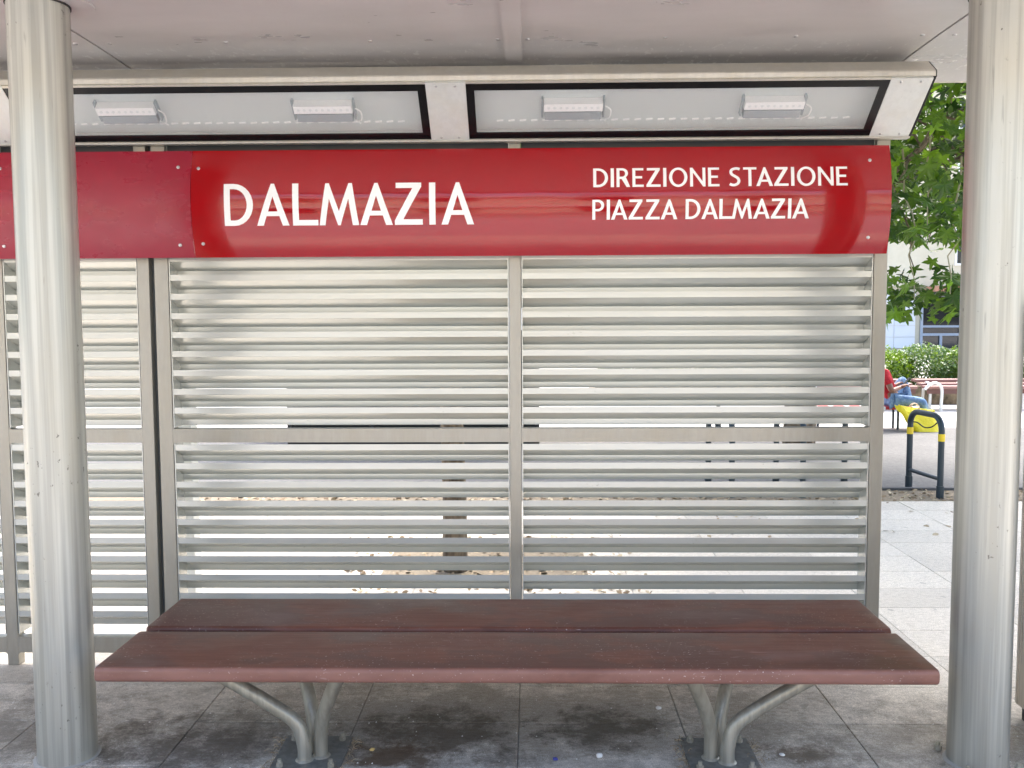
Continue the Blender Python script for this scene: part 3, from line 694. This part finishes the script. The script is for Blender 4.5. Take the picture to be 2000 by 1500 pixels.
# thin pale shoots trailing down in the gap
for i, (a, b) in enumerate((((3.72,7.55,3.3),(3.60,7.5,2.05)), ((3.28,7.8,3.1),(3.22,7.6,2.2)), ((3.5,7.7,2.9),(3.35,7.5,1.75)), ((3.75,7.9,2.6),(3.55,7.7,1.62)), ((3.1,7.9,3.0),(3.15,7.7,1.75)))):
    bm = bmesh.new(); limb(bm, a, b, .008, .004, 300+i, .05, 6); obj('shoot', bm, M['twig'], tree)
lp = [leaf_mesh('plane', 400+k) for k in range(5)]
for me in lp: me.materials.append(M['leaf'])
lr = random.Random(5); n_lf = 0
def put_leaf(x, y, z, s_):
    global n_lf
    inst('leaf', lp[lr.randrange(5)], tree, (x, y, z), (lr.gauss(-.75,.45), lr.gauss(0,.4), lr.uniform(0,2*math.pi)), (s_,s_,s_)); n_lf += 1
# 300 nearest leaves, one by one, on the boughs that hang into the gap
while n_lf < 300:
    y = lr.uniform(7.0, 8.3); x = lr.uniform(2.75, 3.95)
    if n_lf < 175: z = lr.uniform(2.3, 4.0)
    elif n_lf < 235: z = lr.gauss(2.28, .10)
    else: z = lr.gauss(1.78, .12)
    if 1.95 < z < 2.22 and x < 3.52: continue
    put_leaf(x, y, z, lr.uniform(.065, .155))
pts = []; sz = []
while len(pts) < 8500:
    a = anchors[rs.randint(len(anchors))]; p = np.array(a) + rs.normal(0, .42, 3)
    if p[2] < 2.35 or (p[1] < 8.4 and p[2] < 2.5): continue
    t_ = (p[1]-7.7)/sd.y; q_ = p-np.array(sd)*t_        # a thin place in the crown where light comes through
    if t_ > .6 and 2.3 < q_[0] < 4.3 and 1.2 < q_[2] < 4.3 and rs.rand() < .45: continue
    g_ = p-np.array(sd)*(p[2]/sd.z)                     # and over the walk beside the racks
    if 1.5 < g_[0] < 3.4 and 5.6 < g_[1] < 8.3 and rs.rand() < .7: continue
    pts.append(p); sz.append(rs.uniform(.07,.17))
while len(pts) < 9250:      # unseen side of the crown over the shelter, put in to shade the ground
    p = np.array((rs.uniform(.6,6.0), rs.uniform(5.2,7.4), rs.uniform(3.45,5.4))); pts.append(p); sz.append(rs.uniform(.10,.17))
for _ in range(520):  # unseen cluster added to keep sun off the slabs by the right column
    pts.append(np.array((rs.uniform(1.5,3.6), rs.uniform(4.8,6.0), rs.uniform(3.5,4.7)))); sz.append(rs.uniform(.10,.17))
for _ in range(380):      # thicker low fringe behind the near leaves
    pts.append(np.array((rs.uniform(2.6,4.6), rs.uniform(8.2,9.6), rs.uniform(2.35,4.4)))); sz.append(rs.uniform(.09,.15))
for _ in range(140):
    pts.append(np.array((rs.uniform(2.9,4.3), rs.uniform(8.0,8.8), rs.normal(1.84,.11)))); sz.append(rs.uniform(.09,.14))
cloud(pts, sz, 'plane', 21, M['leaf'], 'foliage', tree)

# young tree close behind the louvres
yt = thing('young_tree', 'young tree with a slim dark trunk right behind the middle of the louvres', 'tree', (-.49, 5.8, 0))
bm = bmesh.new(); limb(bm, (-.49,5.8,-.01), (-.55,5.85,3.4), .082, .05, 41, .02, 14); obj('trunk', bm, M['bark'], yt, smooth=True)
pts = []; sz = []
for i in range(11):
    e = (-.7+rs.normal(0,1.2), 6.2+rs.normal(0,.8), 3.9+rs.uniform(0,1.6)); bm = bmesh.new(); limb(bm, (-.54,5.84,3.1), e, .03, .008, 60+i, .1, 6); obj('bough', bm, M['bark'], yt, smooth=True)
    for _ in range(330): pts.append(np.array(e)+rs.normal(0,.55,3)); sz.append(rs.uniform(.08,.14))
pts = [p for p in pts]; cloud([p if p[2] > 3.1 else p+np.array((0,0,.8)) for p in pts], sz, 'oval', 31, M['leaf'], 'foliage', yt)
pit = struct(obj('tree_pit', bx(-.95,.35,5.42,6.45,-.01,.006), M['soil']))

# hedge shrubs along the far planter
def shrub(x, y, w_, d_, h, material, label, seed):
    t = thing('hedge_shrub', label, 'shrub', (x, y, .1), 'clipped shrubs behind the far benches'); q = np.random.RandomState(seed); pts = []; sz = []
    for i in range(5):
        bm = bmesh.new(); limb(bm, (x+q.uniform(-.2,.2),y,.1), (x+q.uniform(-w_,w_)*.4, y+q.uniform(-d_,d_)*.4, h*.85), .02, .006, seed+i, .05, 5); obj('stem', bm, M['twig'], t)
    while len(pts) < 5200:
        v = q.normal(0,1,3); v /= np.linalg.norm(v); rr = q.uniform(.30,1.0)**.5
        bump = 1+.10*noise.noise((v[0]*2.3+seed, v[1]*2.3, v[2]*2.3))
        p = np.array((x+v[0]*w_/2*rr*bump, y+v[1]*d_/2*rr*bump, .12+h/2+v[2]*h/2*rr*bump))
        pts.append(p); sz.append(q.uniform(.035,.075))
    cloud(pts, sz, 'oval', seed, material, 'foliage', t)
hl = [(2.0,'p','pale green shrub behind the far benches, hidden mostly by louvres'),(3.1,'y','yellow green shrub seen only through the louvre slits'),(4.3,'p','pale green shrub behind the dark pole, beyond louvres'),(5.5,'y','yellow green shrub left of the visible hedge, behind louvres'),
      (6.75,'y','yellow green shrub behind the person in the red shirt'),(7.72,'p','rounded pale green shrub in the middle of the visible hedge'),(8.55,'y','yellow green shrub beside the right column, right end of the visible hedge'),(9.7,'p','pale green shrub hidden behind the right column')]
for i, (x, k, lab) in enumerate(hl):
    shrub(x, 18.2+.1*(i%2), 1.42, 1.3, .93 if k == 'y' else .97, M['yhedge' if k == 'y' else 'phedge'], lab, 500+i*13)
mt = mat('planter_stone', (.13,.10,.06), .95); g = G(mt); g.col(g.mix(g.ramp(g.noise(g.pos(),6,6),[(.35,0),(.65,1)]),(.055,.045,.025),(.24,.19,.12)))
tag(obj('planter_wall', bx(1.2,12,17.3,17.55,-.05,.30,bev=.01), mt), 'low mossy planter wall under the hedge behind the far benches', 'wall')
bed = struct(obj('planting_bed', bx(1.2,12,17.551,19.4,-.05,.16), M['soil']))

# far benches
def far_bench(x0, x1, label):
    t = thing('park_bench', label, 'park bench', ((x0+x1)/2, 16.6, -.045), 'backless benches before the hedge')
    pm = mat('far_plank', (.26,.135,.115), .5)
    for y, z in ((16.28,.385), (16.50,.42), (16.72,.475)): obj('plank', bx(x0, x1, y-.10, y+.10, z-.05, z, bev=.01), pm, t)
    obj('apron', bx(x0+.03, x1-.03, 16.20, 16.225, .25, .33), mat('apron_brown',(.12,.05,.04),.5), t)
    for x in (x0+.12, x1-.12):
        pts = [(x,16.30,-.05),(x,16.28,.25)] + [(x, 16.42-.15*math.cos(R(a)), .28+.15*math.sin(R(a))) for a in (20,60,90,120,160)] + [(x,16.58,.25),(x,16.6,-.05)]
        obj('leg', tube(bmesh.new(), smooth_path(pts, 3), .024, 10), M['plate'], t, smooth=True)
    pts = [(x0-.03,16.15,.33),(x0+.02,16.12,.40),(x0+.10,16.1,.445),(x0+.19,16.1,.42),(x0+.24,16.1,.32),(x0+.235,16.1,.12),(x0+.23,16.1,-.05)]
    obj('arm_hoop', tube(bmesh.new(), smooth_path(pts, 5), .026, 10), M['plate'], t, smooth=True)
far_bench(6.86, 8.86, 'backless brown bench with a silver hoop, right of the seated person')
far_bench(4.70, 6.72, 'backless brown bench behind the seated person in red')

# striped low seat the person lies on
t = thing('striped_barrier', 'low red and white striped barrier beam carrying the seated person', 'barrier', (4.75, 13.5, -.03))
rm, wm = mat('barrier_red',(.42,.012,.02),.4), mat('barrier_white',(.78,.78,.76),.4)
x = 3.95
k = 0
while x < 5.48:
    wdt = .16 if k%2 == 0 else .07; obj('stripe', bx(x, x+wdt-.001, 13.36, 13.66, .262, .302, bev=.004), rm if k%2 == 0 else wm, t); x += wdt; k += 1
for x in (4.15, 5.30):
    for y in (13.42, 13.60): obj('leg', tube(bmesh.new(), [(x,y,-.05),(x,y,.262)], .018, 8), M['rack'], t)

# yellow bag
mt = mat('yellow_bag', (.80,.66,.015), .42); g = G(mt); g.bump(g.noise(g.pos(), 9, 4), .6, .05); tmat = mt
bag = thing('bag', 'crumpled bright yellow shopping bag on the ground by the person', 'bag', (5.56, 13.2, -.03))
bm = bmesh.new(); nx, nz = 16, 10; grid = []
for iz in range(nz+1):
    row = []; v = iz/nz
    for ix in range(24):
        a = 2*math.pi*ix/24; cx = math.cos(a); sx = math.sin(a)
        hw = .17+.10*v + .02*noise.noise((ix*.7, v*4, 1)); hd = .11*(1-v*.75)+.012
        e = .55; X = math.copysign(abs(cx)**e, cx)*hw; Yy = math.copysign(abs(sx)**e, sx)*hd
        zz = -.028 + v*(.30+.05*noise.noise((ix*.5, 3, 2))+ (.06 if cx < -.3 else 0))
        lean = -.16*v
        q = Vector((5.60+X+lean, 13.2+Yy, zz)); q += Vector((noise.noise(q*9), noise.noise(q*9+Vector((5,0,0))), .5*noise.noise(q*11)))*.022*(.2+v); row.append(bm.verts.new(q))
    grid.append(row)
for a, b in zip(grid, grid[1:]):
    for i in range(24): bm.faces.new((a[i], a[(i+1)%24], b[(i+1)%24], b[i]))
bm.faces.new(grid[0][::-1]); bm.faces.new(grid[-1]); obj('body', bm, tmat, bag, smooth=True)
for dy in (-.02, .03):
    obj('handle', tube(bmesh.new(), smooth_path([(5.36,13.2+dy,.27),(5.40,13.2+dy,.35),(5.47,13.2+dy,.36),(5.53,13.2+dy,.26)], 5), .006, 6), mat('bag_handle',(.75,.55,.4),.6), bag)

# ------------------------------------------------------------------ person
def skin_mesh(name, verts, edges, radii, levels=2, root=0):
    me = bpy.data.meshes.new(name+'_skin'); me.from_pydata([Vector(v) for v in verts], edges, []); o = bpy.data.objects.new(name+'_tmp', me); C.objects.link(o)
    o.modifiers.new('skin', 'SKIN'); 
    if not me.skin_vertices: bpy.context.view_layer.update()
    sv = me.skin_vertices[0].data if me.skin_vertices else None
    for i, r_ in enumerate(radii):
        rr = r_ if isinstance(r_, tuple) else (r_, r_); sv[i].radius = rr; sv[i].use_root = (i == root)
    sb_ = o.modifiers.new('sub', 'SUBSURF'); sb_.levels = levels; sb_.render_levels = levels
    bpy.context.view_layer.update(); ev = o.evaluated_get(bpy.context.evaluated_depsgraph_get())
    out = bpy.data.meshes.new_from_object(ev); out.name = name; bpy.data.objects.remove(o); bpy.data.meshes.remove(me)
    for p in out.polygons: p.use_smooth = True
    out.materials.clear(); return out
PX, PY = 5.17, 13.5
person = thing('person', 'person in red shirt and blue jeans reclining with one knee raised, looking at a phone', 'person', (PX, PY, .30))
skinm = mat('skin', (.22,.11,.07), .5)
J = dict(pel=(PX+.08,PY,.40), sp=(PX+.0,PY,.56), ch=(PX-.10,PY,.74), nk=(PX-.17,PY,.90), hd0=(PX-.18,PY,.97), hd1=(PX-.16,PY,1.08), hd2=(PX-.175,PY,1.15),
 sl=(PX-.12,PY-.18,.80), el=(PX-.04,PY-.26,.54), wl=(PX+.14,PY-.13,.585), sr=(PX-.12,PY+.18,.80), er=(PX-.02,PY+.25,.55), wr=(PX+.15,PY+.07,.60),
 hl=(PX+.11,PY-.10,.39), kl=(PX+.44,PY-.20,.385), al=(PX+.46,PY-.22,.055), tl=(PX+.62,PY-.26,.01),
 hr=(PX+.11,PY+.10,.39), kr=(PX+.28,PY+.16,.70), ar=(PX+.37,PY+.13,.345), tr=(PX+.50,PY+.14,.318))
def chain(names, rad, extra):
    V = [J[n] for n in names]; return V
nm = ['pel','sp','ch','nk','hd0','hd1','hd2','sl','el','wl','sr','er','wr','hl','kl','al','tl','hr','kr','ar','tr']
ed = [('pel','sp'),('sp','ch'),('ch','nk'),('nk','hd0'),('hd0','hd1'),('hd1','hd2'),('ch','sl'),('sl','el'),('el','wl'),('ch','sr'),('sr','er'),('er','wr'),('pel','hl'),('hl','kl'),('kl','al'),('al','tl'),('pel','hr'),('hr','kr'),('kr','ar'),('ar','tr')]
rd = dict(pel=(.13,.10),sp=(.125,.10),ch=(.13,.11),nk=.055,hd0=.065,hd1=.088,hd2=.065,sl=.058,el=.042,wl=.028,sr=.058,er=.042,wr=.028,hl=.085,kl=.058,al=.042,tl=.036,hr=.085,kr=.058,ar=.042,tr=.036)
# hands: palm and five fingers grown from the wrist, curled round the phone
def hand(wn, side):
    w0 = Vector(J[wn]); d = Vector((.85, -side*.25, .45)).normalized(); lat = Vector((.1, 1, 0))*side; lat = (lat-d*lat.dot(d)).normalized(); nrm = d.cross(lat)
    out = [(w0, 'w')]; pv = w0+d*.055; V = [pv]; E = [(wn, pv)]
    return w0, d, lat, nrm
V = [J[n] for n in nm]; E = [(nm.index(a), nm.index(b)) for a, b in ed]; Rr = [rd[n] for n in nm]
for wn, side in (('wl', 1), ('wr', -1)):
    w0, d, lat, nrm = hand(wn, side); pi = len(V); V.append(w0+d*.05); E.append((nm.index(wn), pi)); Rr.append((.036,.020))
    for f, (off, ln) in enumerate(((-.030,.062),(-.010,.072),(.010,.068),(.029,.054))):
        k0 = w0+d*.085+lat*off; k1 = k0+(d*.7-Vector((0,0,.5)))*ln*.55; k2 = k1+(d*.1-Vector((0,0,.9))+lat*0)*ln*.5; i = len(V)
        V += [k0,k1,k2]; E += [(pi,i),(i,i+1),(i+1,i+2)]; Rr += [.0105,.0095,.008]
    k0 = w0+d*.035-lat*.036; k1 = k0+(d*.6-lat*.5+Vector((0,0,.3)))*.04; i = len(V); V += [k0,k1]; E += [(pi,i),(i,i+1)]; Rr += [.0125,.010]
obj('body', skin_mesh('body', V, E, Rr, 2), skinm, person)
def garment(name, names, grow, material, cut=None):
    idx = {n: i for i, n in enumerate(names)}; VV = [Vector(J[n]) for n in names]; EE = [(idx[a], idx[b]) for a, b in ed if a in idx and b in idx]
    RR = []
    for n in names:
        r_ = rd[n]; r_ = r_ if isinstance(r_, tuple) else (r_, r_); RR.append((r_[0]+grow, r_[1]+grow))
    return obj(name, skin_mesh(name, VV, EE, RR, 2), material, person)
cj = mat('denim', (.10,.19,.33), .85); g = G(cj); g.col(g.mix(g.ramp(g.noise(g.pos(),11,5),[(.35,0),(.7,1)]),(.06,.13,.26),(.26,.38,.52))); g.bump(g.noise(g.pos((1,1,.6)),16,4),.8,.03)
cr_ = mat('red_cotton', (.42,.012,.02), .85); g = G(cr_); g.bump(g.noise(g.pos(),13,4),.8,.03)
J['elh'] = tuple(Vector(J['sl']).lerp(Vector(J['el']), .72)); J['erh'] = tuple(Vector(J['sr']).lerp(Vector(J['er']), .72)); rd['elh'] = rd['erh'] = .05
ed += [('sl','elh'),('sr','erh')]
garment('shirt', ['pel','sp','ch','sl','elh','sr','erh'], .014, cr_)
J['al2'] = tuple(Vector(J['kl']).lerp(Vector(J['al']), .93)); J['ar2'] = tuple(Vector(J['kr']).lerp(Vector(J['ar']), .93)); rd['al2'] = rd['ar2'] = .046
ed += [('kl','al2'),('kr','ar2')]
garment('jeans', ['pel','hl','kl','al2','hr','kr','ar2'], .013, cj)
sh = mat('shoe', (.06,.06,.065), .6)
for a, b in (('al','tl'),('ar','tr')):
    A, B = Vector(J[a]), Vector(J[b]); obj('shoe', skin_mesh('shoe', [A+Vector((-.05,0,-.02)), A+Vector((.03,0,-.012)), B], [(0,1),(1,2)], [(.045,.05),(.048,.045),(.042,.03)], 2), sh, person)
hm = mat('hair', (.012,.010,.009), .6)
obj('hair', skin_mesh('hair', [(PX-.205,PY,1.03),(PX-.205,PY,1.11),(PX-.18,PY,1.165),(PX-.13,PY,1.17)], [(0,1),(1,2),(2,3)], [.07,.085,.08,.05], 2), hm, person)
for s_ in (-1, 1):
    bm = bmesh.new(); bmesh.ops.create_uvsphere(bm, u_segments=10, v_segments=8, radius=.011); bmesh.ops.translate(bm, vec=(PX-.082,PY+s_*.031,1.075), verts=bm.verts); obj('eye', bm, mat('eye',(.05,.04,.04),.2), person, smooth=True)
    obj('ear', skin_mesh('ear', [(PX-.17,PY+s_*.086,1.05),(PX-.175,PY+s_*.094,1.085)], [(0,1)], [.014,.018], 1), skinm, person)
obj('nose', skin_mesh('nose', [(PX-.082,PY,1.075),(PX-.058,PY,1.045)], [(0,1)], [.010,.015], 2), skinm, person)
obj('mouth', skin_mesh('mouth', [(PX-.088,PY-.024,1.008),(PX-.076,PY,1.006),(PX-.088,PY+.024,1.008)], [(0,1),(1,2)], [.006,.009,.006], 2), mat('lips',(.25,.09,.07),.5), person)
ph = obj('phone', bx(-.004,.004,-.037,.037,-.072,.072,bev=.003), M['black']); ph.location = (PX+.25, PY-.05, .66); ph.rotation_euler = (0, R(35), 0)
tag(ph, 'small black phone held in the hands of the seated person', 'phone')

# ------------------------------------------------------------------ buildings
M['cream'] = rough_ground('cream_render', (.62,.55,.40), (.68,.61,.46), 3, .05)
M['tile_w'] = mat('white_cladding', (.72,.72,.71), .4); M['alu'] = mat('blue_grey_frame', (.33,.37,.44), .4, .3); M['glassd'] = mat('dark_glass', (.012,.014,.018), .05, 0, .7)
M['terra'] = mat('terracotta_edge', (.46,.22,.13), .7)
b = thing('apartment_building', 'cream apartment building with white ground floor beyond the hedge', 'building', (12, 50, 0))
obj('wall', bx(-26,46,45.25,58,3.0,17), M['cream'], b); obj('ground_floor', bx(-26,46,45.4,58,-.05,2.99), M['cream'], b)
obj('balcony_slab', bx(18.9,24.5,43.9,45.24,2.72,2.98), M['terra'], b)
obj('awning', bx(18.9,24.4,43.95,44.15,2.50,2.715), M['dark'], b)
tl = None
for ix in range(26):
    for iz in range(5):
        x = -7.9+ix*1.02; z = .02+iz*.55
        if tl is None: o = obj('cladding_panel', bx(0,1.0,45.30,45.39,0,.535), M['tile_w'], b, (0,0,0)); tl = o.data; o.location = Vector((x,0,z))-b.location
        else: inst('cladding_panel', tl, b, (x,0,z))
for x0 in (18.85, 20.85, 22.85):
    f = bmesh.new()
    for q in ((x0,x0+.12,.0,2.6),(x0+1.88,x0+1.99,.0,2.6),(x0+.94,x0+1.06,.0,.62),(x0+.12,x0+1.88,.62,.74),(x0+.12,x0+1.88,1.02,1.12),(x0+.12,x0+1.88,2.5,2.6)): box(f, q[0], q[1], 45.28, 45.36, q[2], q[3])
    fo = obj('window', f, M['alu'], b); obj('glass', bx(x0+.12,x0+1.88,45.37,45.385,0,2.5), M['glassd'], fo, (0,0,0))
for iz in range(4):
    for x in (-20,-15.5,-11,-6.5,-2,2.5,7,11.5,16,21,26,31,36,41):
        z = 4.0+iz*3.2; fo = obj('window', bx(x-.62,x+.62,45.2,45.249,z,z+1.75), M['letter'], b); obj('glass', bx(x-.52,x+.52,45.185,45.199,z+.1,z+1.65), M['glassd'], fo, (0,0,0))
# building across the street: what the glossy sign mirrors
b2 = thing('street_building', 'ochre building across the street, mirrored in the red sign', 'building', (0, -20, 0))
obj('wall', bx(-40,40,-30,-19,-.04,6.6), mat('ochre_render',(.70,.62,.48),.9), b2)
obj('plinth', bx(-40,40,-18.99,-18.8,-.04,1.0), M['concrete'], b2)
for z in (3.0, 6.3): obj('cornice', bx(-40,40,-18.99,-18.6,z,z+.35), M['tile_w'], b2)
for iz in range(2):
    for ix in range(14):
        x = -30+ix*4.6; z = 1.3+iz*3.4+(.3 if iz else 0)
        obj('window', bx(x-.8,x+.8,-18.98,-18.9,z,z+2.0), M['glassd'] if (ix+iz)%3 else mat('shutter',(.10,.16,.10),.7), b2)
# low parked car-like things are not visible; the far pavement opposite
far_pave = struct(obj('far_pavement', bx(-80,80,-18.79,-14,-.2,.09), M['concrete']))

# ------------------------------------------------------------------ litter
def scatter_leaves(n, xr, yr, z, sz_, seed, name='leaf_litter'):
    q = np.random.RandomState(seed); pts = [np.array((q.uniform(*xr), q.uniform(*yr), z+q.uniform(0,.008))) for _ in range(n)]
    o = cloud(pts, q.uniform(sz_*.6, sz_*1.3, n), 'oval', seed, M['dry'], name, None, .12); return o
o = scatter_leaves(700, (-1.2,.7), (5.2,6.7), .012, .042, 71); o = scatter_leaves(1300, (-3,6), (8.08,8.6), -.004, .05, 72); scatter_leaves(160, (-4,5), (6.7,8.0), .006, .045, 73)
def bit(name, x, y, r_, material, label, cat, flat=.5, seed=1):
    bm = bmesh.new(); bmesh.ops.create_icosphere(bm, subdivisions=2, radius=r_)
    for v in bm.verts: v.co *= 1+.35*noise.noise(v.co/r_*1.3+Vector((seed,0,0))); v.co.z *= flat
    return tag(obj(name, bm, material, None, (x, y, r_*flat+.001), smooth=True), label, cat)
wht = mat('chewed_white', (.78,.77,.74), .6)
bit('pebble', .245, 3.295, .012, wht, 'small white pebble on the slab left of the right bench leg', 'pebble', .7)
bit('paper_scrap', .083, 3.275, .010, mat('blue_scrap',(.05,.06,.30),.5), 'tiny blue scrap on the slab beside the centre joint', 'paper', .5, 3)
bit('seed', -.60, 3.34, .009, mat('yellow_seed',(.62,.45,.16),.6), 'small yellowish seed beside the left bench base plate', 'seed', .6, 5)
bit('paper_scrap', .92, 3.32, .010, wht, 'small white scrap on the brown stain right of the right bench leg', 'paper', .4, 7)
bit('paper_scrap', .52, 3.72, .012, wht, 'crumpled white scrap behind the right forked leg', 'paper', .5, 9)
bm = bmesh.new(); q = np.random.RandomState(5)
for _ in range(260):
    x, y = q.uniform(-2.2,2.0), q.uniform(3.0,4.1); r_ = q.uniform(.0015,.004); a = q.uniform(0,6.28)
    vs = [bm.verts.new((x+r_*math.cos(a+k*2.1)*q.uniform(.6,1.5), y+r_*math.sin(a+k*2.1)*q.uniform(.6,1.5), .0025)) for k in range(3)]; tp = bm.verts.new((x,y,.0025+r_*.9))
    for k in range(3): bm.faces.new((vs[k], vs[(k+1)%3], tp))
stuff(obj('crumbs', bm, wht))
bm = bmesh.new()
for s_ in (1,-1):
    for _ in range(150):     # dry stalks caught round the base plates
        e = q.uniform(-.15,.15); side_ = q.choice([0,1,2]); px, py = ((-.955,3.30+e),(-.82+e*.8,3.15),(-.68,3.30+e))[side_]
        px += q.normal(0,.014); py += q.normal(0,.014); px = px if s_ == 1 else -.128-px; a = q.uniform(0,6.28); l = q.uniform(.01,.035)
        tube(bm, [(px,py,.003),(px+l*.5*math.cos(a),py+l*.5*math.sin(a),.003+q.uniform(.003,.012)),(px+l*math.cos(a),py+l*math.sin(a),.004)], .0011, 3)
stuff(obj('dry_stalks', bm, M['dry']))
